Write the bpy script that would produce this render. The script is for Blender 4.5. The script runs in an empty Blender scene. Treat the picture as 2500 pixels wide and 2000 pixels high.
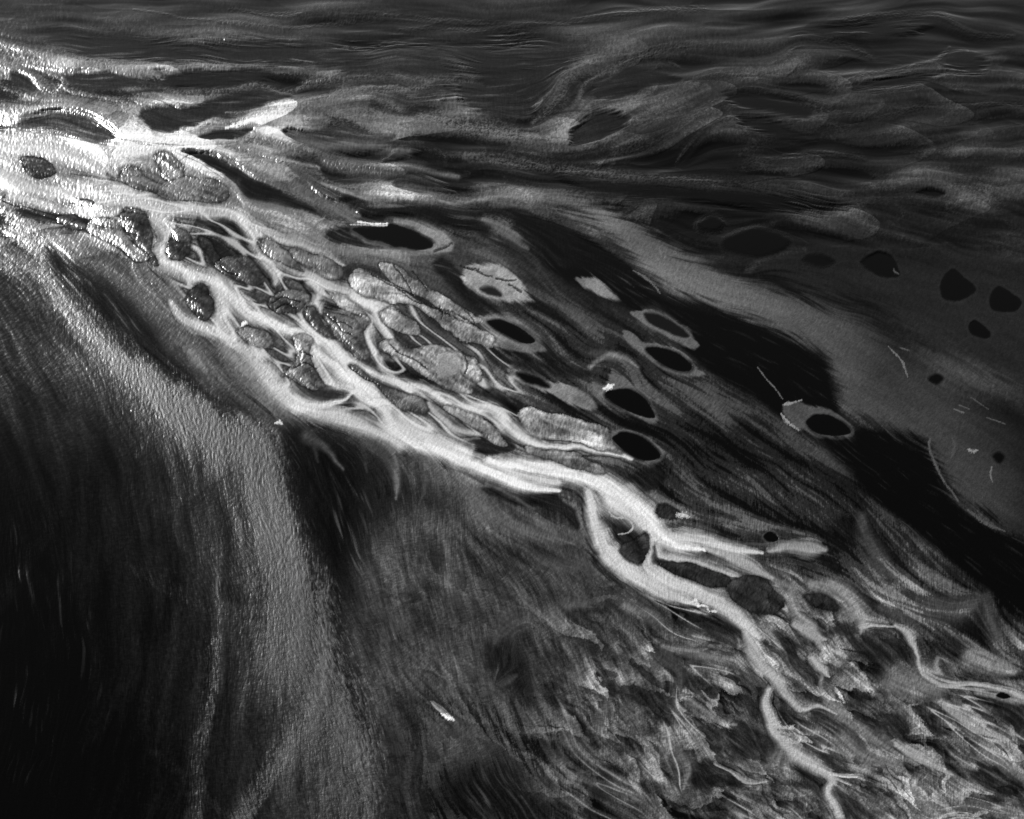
import bpy, math
import numpy as np
from mathutils import Vector

# ------------------------------------------------------------------ camera, sky, sun
S = bpy.context.scene
R = math.radians
CAM_H = 300.0
PITCH = 35.0
VFOV = 36.0
cam_d = bpy.data.cameras.new('camera'); cam = bpy.data.objects.new('camera', cam_d)
S.collection.objects.link(cam); S.camera = cam
cam.location = (0, 0, CAM_H)
cam.rotation_euler = (R(90 - PITCH), 0, 0)
cam_d.sensor_fit = 'VERTICAL'
cam_d.angle = R(VFOV)
cam_d.clip_start = 1.0
cam_d.clip_end = 100000.0
SUN_EL = 23.5
SUN_AZ = -34.5            # degrees from straight ahead, negative = left
w = bpy.data.worlds.new('World'); S.world = w; w.use_nodes = True
nt = w.node_tree; nt.nodes.clear()
sky = nt.nodes.new('ShaderNodeTexSky'); sky.sky_type = 'NISHITA'; sky.sun_disc = False
sky.sun_elevation = R(SUN_EL); sky.sun_rotation = R(SUN_AZ)
sky.dust_density = 0.0; sky.air_density = 0.6; sky.altitude = 2000
bw = nt.nodes.new('ShaderNodeRGBToBW')
bg = nt.nodes.new('ShaderNodeBackground'); bg.inputs['Strength'].default_value = 0.05
wo = nt.nodes.new('ShaderNodeOutputWorld')
nt.links.new(sky.outputs[0], bw.inputs[0]); nt.links.new(bw.outputs[0], bg.inputs['Color'])
nt.links.new(bg.outputs[0], wo.inputs[0])
sd = bpy.data.lights.new('sun', 'SUN'); so = bpy.data.objects.new('sun', sd); S.collection.objects.link(so)
sd.energy = 5.0; sd.angle = R(0.5)
sdir = Vector((math.sin(R(SUN_AZ)) * math.cos(R(SUN_EL)), math.cos(R(SUN_AZ)) * math.cos(R(SUN_EL)), math.sin(R(SUN_EL))))
so.rotation_euler = sdir.to_track_quat('Z', 'Y').to_euler()
so.location = (-200, 500, 400)
S.view_settings.view_transform = 'Standard'; S.view_settings.look = 'None'
S.view_settings.gamma = 1.0; S.view_settings.exposure = 1.0
S.cycles.max_bounces = 3; S.cycles.diffuse_bounces = 1; S.cycles.glossy_bounces = 2
S.cycles.sample_clamp_indirect = 4.0

# ------------------------------------------------------------------ survey grid of the shore (plan of the flats)
DW, DH = 2156.0, 1725.0            # survey units
NX, NY = 2040, 1510
X0, X1, Y0, Y1 = -260.0, 2420.0, -70.0, 1890.0
xs = np.linspace(X0, X1, NX); ys = np.linspace(Y0, Y1, NY)
GX, GY = np.meshgrid(xs, ys)
GX = GX.astype(np.float32); GY = GY.astype(np.float32)
tv = math.tan(R(VFOV / 2)); th = tv * DW / DH

def ground(px, py):
    """survey unit -> world position on the z=0 plane"""
    u = (px / DW * 2 - 1) * th
    v = -(py / DH * 2 - 1) * tv
    cp, sp = math.cos(R(PITCH)), math.sin(R(PITCH))
    dy = cp + v * sp
    dz = -sp + v * cp
    t = -CAM_H / dz
    return u * t, dy * t
WX, WY = ground(GX, GY)
WX = WX.astype(np.float32); WY = WY.astype(np.float32)
SC = (np.abs(np.gradient(WX, axis=1)) / (xs[1] - xs[0])).astype(np.float32)   # metres per survey unit

def hash2(ix, iy, seed):
    h = (ix.astype(np.int64) * 374761393 + iy.astype(np.int64) * 668265263 + seed * 1442695041) & 0xffffffff
    h = ((h ^ (h >> 13)) * 1274126177) & 0xffffffff
    h = h ^ (h >> 16)
    return (h & 0xffff).astype(np.float32) / 65535.0
def vnoise(x, y, seed):
    ix = np.floor(x); iy = np.floor(y)
    fx = x - ix; fy = y - iy
    fx = fx * fx * (3 - 2 * fx); fy = fy * fy * (3 - 2 * fy)
    ix = ix.astype(np.int32); iy = iy.astype(np.int32)
    a = hash2(ix, iy, seed); b = hash2(ix + 1, iy, seed)
    c = hash2(ix, iy + 1, seed); d = hash2(ix + 1, iy + 1, seed)
    return (a + (b - a) * fx) * (1 - fy) + (c + (d - c) * fx) * fy
def fbm(x, y, seed, o=4, g=0.5):
    r = np.zeros_like(x); a = 1.0; t = 0
    for k in range(o):
        r += a * vnoise(x * 2 ** k + 17.3 * k, y * 2 ** k - 9.1 * k, seed + k); t += a; a *= g
    return r / t
def sst(a, b, x):
    t = np.clip((x - a) / (b - a), 0, 1)
    return t * t * (3 - 2 * t)

# organic wobble of every traced outline
WBX = GX + (fbm(GX / 60, GY / 45, 11, 4, .6) - .5) * 16
WBY = GY + (fbm(GX / 60, GY / 45, 23, 4, .6) - .5) * 12

TILE = {'A': (0, 0), 'B': (646.8, 0), 'C': (1293.6, 0), 'D': (0, 517.5), 'E': (646.8, 517.5), 'F': (1293.6, 517.5),
        'G': (0, 1035), 'H': (646.8, 1035), 'I': (1293.6, 1035), 'K': (210.5, 273.4), 'Z': (0, 0)}
def conv(tile, a):
    k = 1.0 if tile == 'Z' else (0.5 if tile == 'K' else 0.4)
    a = np.array(a, np.float64) * k
    a[:, 0] += TILE[tile][0]; a[:, 1] += TILE[tile][1]
    return a
def parse(s):
    """'A val ... | x,y[,w] x,y[,w]' """
    head, body = s.split('|')
    hd = head.split()
    pts = [[float(t) for t in p.split(',')] for p in body.split()]
    return hd[0], [float(q) for q in hd[1:]], conv(hd[0], pts)
def spline(P, closed=False, n=6):
    m = len(P); out = []
    rng = range(m) if closed else range(m - 1)
    for i in rng:
        p1, p2 = P[i], P[(i + 1) % m]
        p0 = P[i - 1] if (i > 0 or closed) else 2 * p1 - p2
        p3 = P[(i + 2) % m] if (i + 2 < m or closed) else 2 * p2 - p1
        for k in range(n):
            t = k / n
            out.append(.5 * ((2 * p1) + (-p0 + p2) * t + (2 * p0 - 5 * p1 + 4 * p2 - p3) * t * t + (-p0 + 3 * p1 - 3 * p2 + p3) * t ** 3))
    if not closed: out.append(P[-1])
    return np.array(out)
def box(P, pad):
    a = max(0, int((P[:, 0].min() - pad - X0) / (X1 - X0) * (NX - 1))); b = min(NX, int((P[:, 0].max() + pad - X0) / (X1 - X0) * (NX - 1)) + 2)
    c = max(0, int((P[:, 1].min() - pad - Y0) / (Y1 - Y0) * (NY - 1))); d = min(NY, int((P[:, 1].max() + pad - Y0) / (Y1 - Y0) * (NY - 1)) + 2)
    return slice(c, d), slice(a, b)
def seg_dist(P, sl, wob=True):
    """distance to polyline, side, width and arclength fraction at the nearest point"""
    x = (WBX if wob else GX)[sl]; y = (WBY if wob else GY)[sl]
    best = np.full(x.shape, 1e9, np.float32); side = np.zeros_like(best); wd = np.ones_like(best); ar = np.zeros_like(best)
    n = len(P) - 1
    for i in range(n):
        ax, ay = P[i][:2]; bx, by = P[i + 1][:2]
        dx, dy = bx - ax, by - ay
        L = dx * dx + dy * dy + 1e-9
        t = np.clip(((x - ax) * dx + (y - ay) * dy) / L, 0, 1)
        qx = x - ax - t * dx; qy = y - ay - t * dy
        d = qx * qx + qy * qy
        m = d < best
        best = np.where(m, d, best)
        side = np.where(m, np.sign(dx * qy - dy * qx), side)
        if P.shape[1] > 2:
            wd = np.where(m, P[i][2] + (P[i + 1][2] - P[i][2]) * t, wd)
        ar = np.where(m, (i + t) / n, ar)
    return np.sqrt(best), side, wd, ar
def poly_sd(P, sl, wob=True):
    Q = np.vstack([P, P[:1]])
    d, _, _, _ = seg_dist(Q[:, :2], sl, wob)
    x = (WBX if wob else GX)[sl]; y = (WBY if wob else GY)[sl]
    ins = np.zeros(x.shape, bool)
    for i in range(len(P)):
        ax, ay = Q[i][:2]; bx, by = Q[i + 1][:2]
        if ay == by: continue
        c = ((ay > y) != (by > y)) & (x < (bx - ax) * (y - ay) / (by - ay) + ax)
        ins ^= c
    return np.where(ins, d, -d)

# ------------------------------------------------------------------ traced plan
# pale silt-laden streams (delta tones include painted sun glint) and pale sand ridges:  tile tone crispness(+ below / - above) | x,y,halfwidth
STREAMS = '''
A .62 0 | -300,740,80 -80,770,80 150,790,70 350,820,60 520,890,40 610,930,12
A .66 0 | -400,900,70 -80,920,60 60,970,55 200,1000,45 400,1020,45 600,1060,48 800,1095,42 1000,1112,40 1180,1122,38 1280,1160,40 1340,1225,34 1400,1262,24
A .62 0 | 60,1040,30 300,1085,30 500,1130,26 650,1115,16
A .66 0 | 1280,1170,36 1350,1280,42 1400,1370,38 1445,1445,30 1440,1490,14
A .62 1 | 1350,1200,30 1450,1262,33 1600,1305,34 1720,1362,26 1800,1398,12
A .64 0 | 1400,1330,14 1480,1390,30 1620,1450,38 1760,1515,40 1900,1560,36 2060,1620,30
A .68 0 | 740,1095,24 850,1180,50 880,1260,46 820,1340,40 890,1400,42 1020,1450,42 1130,1480,46 1210,1560,46 1300,1640,44 1400,1690,36
D .72 0 | 1130,190,46 1210,270,46 1300,345,44 1400,400,40 1510,450,36 1640,480,34 1690,500,40
D .58 0 | 900,300,14 960,380,24 1080,430,36 1180,470,42 1290,550,46 1380,640,60 1450,740,70 1560,830,55 1700,885,45 1850,930,45 2000,985,36 2100,1060,30
D .60 0 | 1150,200,36 1180,300,50 1165,400,50 1230,490,40
D .66 0 | 1640,200,35 1700,250,33 1850,290,33 1960,325,28 2000,390,22 2050,480,14
D .62 0 | 1690,240,22 1640,330,32 1605,400,38 1650,470,36
D .58 0 | 1650,490,40 1635,570,34 1680,650,30 1740,720,28 1860,755,16
D .66 0 | 1560,840,40 1700,835,20 1800,820,12 1855,765,10
D .60 0 | 1700,500,46 1800,570,40 1850,650,50 1960,760,60
D .56 0 | 1950,400,26 1945,500,26 1990,590,20 2020,650,16 2100,720,14 2165,765,12
E .74 0 | 0,380,30 70,480,40 150,570,44 240,640,26 330,660,18
E .78 0 | 50,560,30 150,640,46 250,730,52 350,800,52 420,860,46 450,950,46 560,1040,42 740,1095,42 870,1150,42 1000,1205,40 1150,1262,34 1335,1288,10
E .70 0 | 330,660,12 450,720,26 600,745,26 720,815,28 860,860,34 970,865,36 1050,930,40 1140,1010,34 1290,1062,20 1420,1060,18 1560,1080,20 1700,1120,10
E .70 0 | 440,900,60 560,960,60 700,1040,60 830,1090,50
E .68 0 | 200,590,26 300,650,22 420,705,14 545,770,6
E .40 0 | 350,290,22 480,295,22 560,330,26 660,420,34 770,530,36 870,590,36 950,680,36 1040,760,30
E .66 -1 | 960,1120,14 1050,1180,30 1200,1220,26 1330,1240,20
E .84 0 | 950,1140,20 1100,1150,40 1250,1175,50 1400,1200,55 1550,1260,60 1680,1340,62 1780,1420,55 1860,1510,40 1930,1570,28 2010,1590,22 2090,1600,8
E .70 0 | 1480,1300,20 1500,1400,36 1530,1500,46 1570,1600,48 1670,1690,50 1760,1750,46
E .58 0 | 640,830,16 700,900,30 800,970,26 930,1000,8
E .6 0 | 1840,1520,16 1800,1600,22 1790,1680,28 1850,1740,40
I .80 0 | -20,50,60 110,130,52 190,190,44 250,255,30 340,285,24 470,300,8
I .74 0 | 240,235,20 380,240,34 500,265,30 620,305,24 780,320,6
I .74 0 | -20,340,52 90,420,52 210,495,44 330,560,24 430,600,10
I .74 0 | 200,220,10 180,320,16 185,390,22 290,465,40 440,535,44 570,600,42 680,685,36 750,770,20
I .64 0 | 680,740,14 740,860,30 830,975,32 920,1080,22 990,1140,14 1080,1125,10 1170,1165,4
I .66 1 | 235,240,14 240,330,20 330,360,30 440,385,30 560,425,22 670,455,5
I .62 0 | 470,290,8 590,335,28 700,390,30 830,460,8
I .50 0 | 830,460,10 930,515,16 960,640,22 1050,730,22 1100,830,8
I .58 0 | 950,700,14 1040,750,22 1120,775,6
I .50 0 | 1040,490,20 1180,520,40 1260,600,44 1310,670,30 1298,740,10
I .55 0 | 820,310,10 920,290,24 1040,300,40 1110,310,14
I .60 0 | 1300,710,10 1380,700,8 1470,712,6
I .62 0 | 1480,705,10 1550,750,20 1590,850,10 1605,920,10 1660,985,12 1740,1025,10 1900,1010,8 2050,1050,14 2200,1100,20
I .66 0 | 1040,880,18 1100,950,20 1130,980,5
I .44 0 | 1090,960,8 1100,1060,14 1180,1150,26 1250,1190,6
I .66 0 | 810,1040,14 795,1110,18 810,1200,22 860,1290,30 960,1380,34 1060,1450,32 1140,1510,20 1130,1600,22 1180,1710,22
I .70 1 | 1130,1490,10 1200,1500,10 1270,1500,8
I .60 0 | 1150,1510,10 1240,1550,4
I .56 1 | 1480,1330,20 1620,1415,24 1780,1490,5
I .42 1 | 1180,1180,24 1350,1300,34 1500,1385,8
I .55 1 | 1740,1140,24 1900,1250,26 2060,1320,6
I .50 0 | 1880,870,36 2020,930,34 2100,950,16
I .50 0 | 1900,1060,10 2020,1090,10 2160,1110,16
I .42 0 | 370,1080,12 460,1150,10 540,1200,8 640,1235,6
I .56 1 | 530,1440,6 600,1480,6 690,1530,10 800,1530,6
I .42 0 | 340,1380,24 385,1450,22 370,1560,5
I .38 0 | 850,1400,40 920,1330,50 900,1440,30
I .42 0 | 1480,1000,60 1600,1020,60 1700,1060,30
I .26 0 | 1300,130,20 1340,260,40 1400,380,50 1350,300,30
I .27 0 | 1450,600,50 1600,640,60 1800,620,60 1900,560,30
I .26 0 | 1950,560,20 1990,700,30 2040,860,20
I .40 0 | 60,600,20 200,660,24 240,715,6
I .42 0 | 250,810,10 420,850,24 620,880,8
I .42 0 | 1200,1300,40 1330,1400,30 1500,1440,10
I .40 0 | 1950,1380,20 2080,1460,24 2160,1500,20
I .40 0 | 1560,1560,40 1640,1650,40 1700,1720,30
I .36 0 | 1660,1720,30 1850,1640,24 2000,1680,20 2160,1700,26
H .46 0 | 830,0,16 900,50,24 1000,120,24 1100,190,22 1240,225,24 1400,270,5
H .36 0 | 1660,560,24 1770,640,30 1860,720,6
H .34 0 | 1000,800,6 1020,740,20 1080,690,30 1150,665,14
H .46 0 | 1290,640,20 1340,710,14 1370,750,5
H .42 0 | 1580,1100,10 1560,1170,22 1535,1250,20
H .40 1 | 1440,1510,16 1560,1560,10 1750,1620,4
H .62 1 | 660,1120,10 710,1165,16 765,1203,5
H .30 0 | 540,870,12 620,940,16 670,980,5
H .34 0 | 1040,1010,10 1070,990,14 1100,970,8
H .36 0 | 1240,370,16 1330,390,22 1430,385,14
H .40 0 | 1360,590,20 1450,590,16
H .24 0 | 560,1480,6 575,1400,10 590,1330,4
H .34 0 | 1880,850,20 1960,960,12 1940,1080,8
E .36 0 | 330,1030,20 420,1080,26 460,1180,16 470,1300,8
E .42 0 | 250,980,20 420,1010,24 560,1090,16 640,1160,6
E .40 0 | 760,1110,30 850,1200,18 920,1300,10 1000,1400,6
E .36 0 | 0,1000,20 100,1060,12 180,1180,5
E .48 0 | 1500,640,14 1560,590,16 1610,575,22 1680,600,20 1740,640,6
E .34 0 | 1500,560,8 1580,580,16 1620,600,10
E .40 0 | 1650,590,10 1720,650,14 1740,740,6
A .46 0 | -100,225,10 0,240,14 100,270,14 250,290,6
A .44 0 | -100,320,10 0,335,12 150,352,14 330,372,14 600,360,6
A .40 0 | 0,360,30 120,380,16 200,430,24 280,500,24 330,440,14
A .40 0 | 330,410,10 345,470,14 500,510,18 700,545,30 770,570,12
A .46 0 | 640,560,10 690,610,26 720,660,24 790,705,16 870,718,6
A .36 0 | 840,470,12 1000,485,16 1250,462,18 1400,452,16 1500,480,18 1650,430,18 1820,400,8
A .44 0 | -40,590,16 120,605,22 300,575,20 420,570,18 520,600,20 600,650,24 650,720,10
A .40 0 | 400,745,8 480,765,12 560,770,8
A .42 0 | 880,722,6 1000,705,18 1080,670,20 1130,660,8
A .60 0 | 640,735,10 760,740,22 900,750,24 1050,757,18 1240,745,8
A .44 0 | 560,800,24 700,800,34 850,780,30 950,760,20
A .34 0 | 1150,765,20 1350,810,36 1500,880,46 1620,960,50 1740,1060,50 1850,1130,40 1880,1165,14
A .40 0 | 1240,735,14 1270,790,18 1400,850,18 1550,870,18 1650,905,10
A .32 0 | 1300,750,30 1600,790,40 1800,860,50 2000,900,40
A .38 0 | 1660,900,14 1740,970,26 1850,990,26 2000,960,20
A .50 0 | 900,800,8 1000,865,10 1110,925,12 1225,985,12 1275,1060,12 1300,1120,10
A .36 0 | 950,790,10 1150,825,16 1350,925,18 1500,995,16 1700,1070,18 1850,1160,12
A .42 0 | 1290,1090,24 1380,1110,44 1520,1150,50 1640,1210,44 1680,1250,20
A .34 0 | 1500,1010,16 1650,1060,30 1760,1120,30
A .36 0 | 620,890,26 800,880,30 900,960,10
A .44 0 | 1190,600,6 1300,590,10 1500,560,14 1700,510,16 1900,470,14 2100,445,8
A .40 0 | 1100,660,6 1200,655,14 1300,620,10
D .38 0 | 900,120,40 1100,250,90 1300,400,110 1500,520,120 1700,640,120 1900,760,110 2100,880,90
D .40 0 | 1200,560,30 1350,700,60 1480,800,70 1600,860,40
D .26 0 | 500,20,50 700,180,80 900,360,90 1050,520,70
E .34 0 | 60,700,60 300,820,80 560,960,80 800,1060,60
K .38 0 | 1150,1290,8 1225,1350,12 1250,1440,14 1240,1560,5
K .26 0 | 1330,1345,8 1365,1450,12 1350,1580,5
K .20 0 | 870,1240,8 905,1310,14 915,1400,5
K .34 0 | 1460,1375,10 1560,1480,14 1650,1600,8 1760,1690,6
K .20 0 | 1060,1255,8 1105,1340,12 1115,1440,5
K .30 0 | 1560,1450,14 1700,1520,12 1830,1600,6
K .44 0 | 290,720,5 335,800,7 390,850,6 450,862,5
K .50 0 | 440,850,8 520,890,14 600,940,10 640,990,5
K .40 0 | 130,560,5 160,640,8 230,700,6 300,780,4
K .30 0 | 0,560,20 120,650,26 260,780,30 380,900,30 480,1020,30
K .46 0 | 540,900,40 640,1020,60 720,1120,40
K .40 0 | 370,930,20 400,970,26 440,1010,12
K .56 -1 | 310,92,5 450,150,8 560,222,9 600,290,8 640,380,5
K .40 1 | 320,90,5 480,100,12 640,190,15 800,250,16 1000,340,16 1070,385,8
K .44 0 | 620,310,24 740,350,46 860,400,40 930,440,18
K .36 0 | 600,90,26 760,160,44 900,260,42 1020,330,26 1090,362,10
K .50 1 | 580,50,8 640,90,10 760,130,12 900,155,10 920,167,5
K .46 1 | 940,230,8 1040,262,11 1150,300,13 1250,290,7
K .46 1 | 1225,258,8 1330,290,13 1500,302,16 1700,290,18 1850,300,20
K .38 0 | 1620,375,10 1690,415,22 1760,470,22 1800,500,8
K .40 0 | 60,160,14 200,190,18 290,230,14
K .34 0 | 700,40,20 900,70,26 1100,60,24 1300,90,20
K .34 0 | 950,130,24 1150,170,26 1300,160,20 1500,190,14
K .46 0 | 918,450,12 955,497,15 1050,520,14 1200,520,12 1370,515,16 1462,490,22 1425,435,24 1340,395,20 1240,385,10
B .44 0 | 600,610,20 720,640,32 850,660,36 1000,695,34 1120,715,26 1220,735,8
B .38 0 | 380,520,10 430,540,26 500,575,14
B .34 0 | 0,430,24 180,425,20 420,400,18 600,425,18 800,425,18 890,425,6
B .42 0 | -300,620,14 -100,570,18 100,515,18 300,480,18 500,470,16 650,450,12
B .36 0 | 1200,650,16 1280,560,22 1340,500,26 1340,430,22 1420,370,26 1540,320,26 1700,290,26 1860,260,26 1990,250,14
B .36 0 | 1440,560,16 1440,480,12 1480,430,10 1600,370,10 1690,320,6
B .34 0 | 1250,700,10 1370,675,10 1430,620,8 1480,575,6
B .42 0 | 1180,720,22 1235,735,8
B .38 0 | 370,1000,10 500,1040,20 700,1050,26 900,1040,30 1100,1050,34 1300,1060,40 1450,1080,50
B .28 0 | 800,1050,26 1000,1030,30 1200,1020,30
B .40 0 | 940,1150,20 1050,1190,28 1000,1220,24 1100,1240,20
B .36 0 | 830,820,16 1100,850,20 1400,890,22 1700,930,20 2156,965,20
B .22 0 | 1100,760,30 1400,800,26 1560,760,20 1800,640,22 2000,560,20
B .20 0 | 1000,1180,20 1140,1340,40 1200,1420,30
B .13 0 | -400,60,12 100,90,30 400,80,30 800,110,22 1200,130,24 1600,80,26 2100,50,26
B .12 0 | 500,160,20 800,150,20 1200,170,20
A .22 0 | 700,50,10 1200,130,16 1500,150,16 1700,120,14 2100,80,14
C .42 0 | 420,420,10 500,415,24 600,412,24 700,420,18 800,420,10 920,395,8 965,340,5
C .20 0 | 0,330,16 150,290,26 300,255,26 600,250,14
C .28 0 | 100,310,10 250,300,20 330,340,8
C .30 0 | 330,860,8 380,790,10 440,720,14 540,650,14 650,620,10
C .20 0 | 900,330,10 960,240,24 1150,210,20 1350,290,18
C .30 0 | 1150,480,16 1300,400,18 1450,370,16 1700,310,14 1780,250,10
C .16 0 | 1200,120,16 1400,80,20 1700,70,26 1850,170,26 2100,190,16
C .20 0 | 600,470,10 800,480,12 1000,520,20 1200,600,24 1450,610,20 1700,550,20 2156,560,30
C .28 0 | 0,800,30 300,700,30 500,560,16 560,520,6
C .28 0 | 0,920,16 300,940,18 600,960,30 900,1000,24
C .18 0 | 700,860,20 1000,820,30 1300,830,30
C .26 0 | 640,1220,6 760,1190,10 850,1170,8
C .28 0 | 700,1420,12 850,1340,16 1000,1310,10
'''
# wet silt shelves and one small white patch, lighter in tone (poly): tile tone soft height | pts
SHELVES = '''
Z .42 22 .1 | 1120,415 1200,418 1290,436 1400,500 1520,570 1650,610 1800,660 1880,720 2000,820 2200,900 2200,1150 2110,1110 2020,1050 1950,950 1880,898 1790,880 1762,830 1748,760 1690,725 1560,668 1440,625 1400,612 1340,560 1290,510 1230,460
Z .15 40 .0 | 1480,440 1700,480 1950,520 2230,600 2230,860 2100,800 1980,740 1850,660 1650,600 1520,540
E .58 8 .35 | 810,140 850,105 900,92 1000,100 1060,125 1110,170 1150,230 1190,270 1212,292 1150,305 1060,300 1000,290 940,270 880,250 830,210
E .46 5 .2 | 1405,172 1470,165 1530,185 1580,220 1650,290 1590,285 1520,255 1450,222
E .50 4 .2 | 1050,640 1110,650 1230,700 1400,740 1490,785 1545,845 1480,856 1400,840 1330,810 1230,765 1120,722 1080,690
E .42 4 .3 | 1690,350 1740,335 1800,335 1900,365 1970,410 2020,460 2070,520 2055,545 1990,535 1930,505 1830,440 1740,390
E .40 4 .25 | 1655,450 1730,470 1790,515 1900,530 2000,580 2035,635 2105,680 2070,695 1960,685 1850,640 1740,560 1680,500
E .40 5 .3 | 1500,715 1580,730 1600,650 1650,680 1740,750 1800,830 1845,915 1800,925 1700,890 1590,830 1530,780
E .46 4 .3 | 900,370 960,370 1060,385 1130,425 1200,490 1255,550 1210,565 1130,560 1020,545 975,510 960,450
F .32 5 .3 | 880,840 960,815 1060,845 1150,870 1225,935 1262,985 1200,1012 1100,1010 1000,985 930,950 885,890
E .38 5 .2 | 1590,990 1650,970 1760,985 1850,1060 1880,1110 1840,1145 1740,1140 1650,1110
B .52 4 .3 | 560,1200 640,1190 720,1230 765,1300 720,1330 640,1330 560,1325 655,1290 640,1250
K .44 4 .2 | 1222,1182 1330,1200 1480,1238 1625,1290 1520,1312 1350,1282 1250,1235
K .62 3 .2 | 1000,1185 1060,1200 1160,1245 1150,1258 1060,1232
'''
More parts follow.
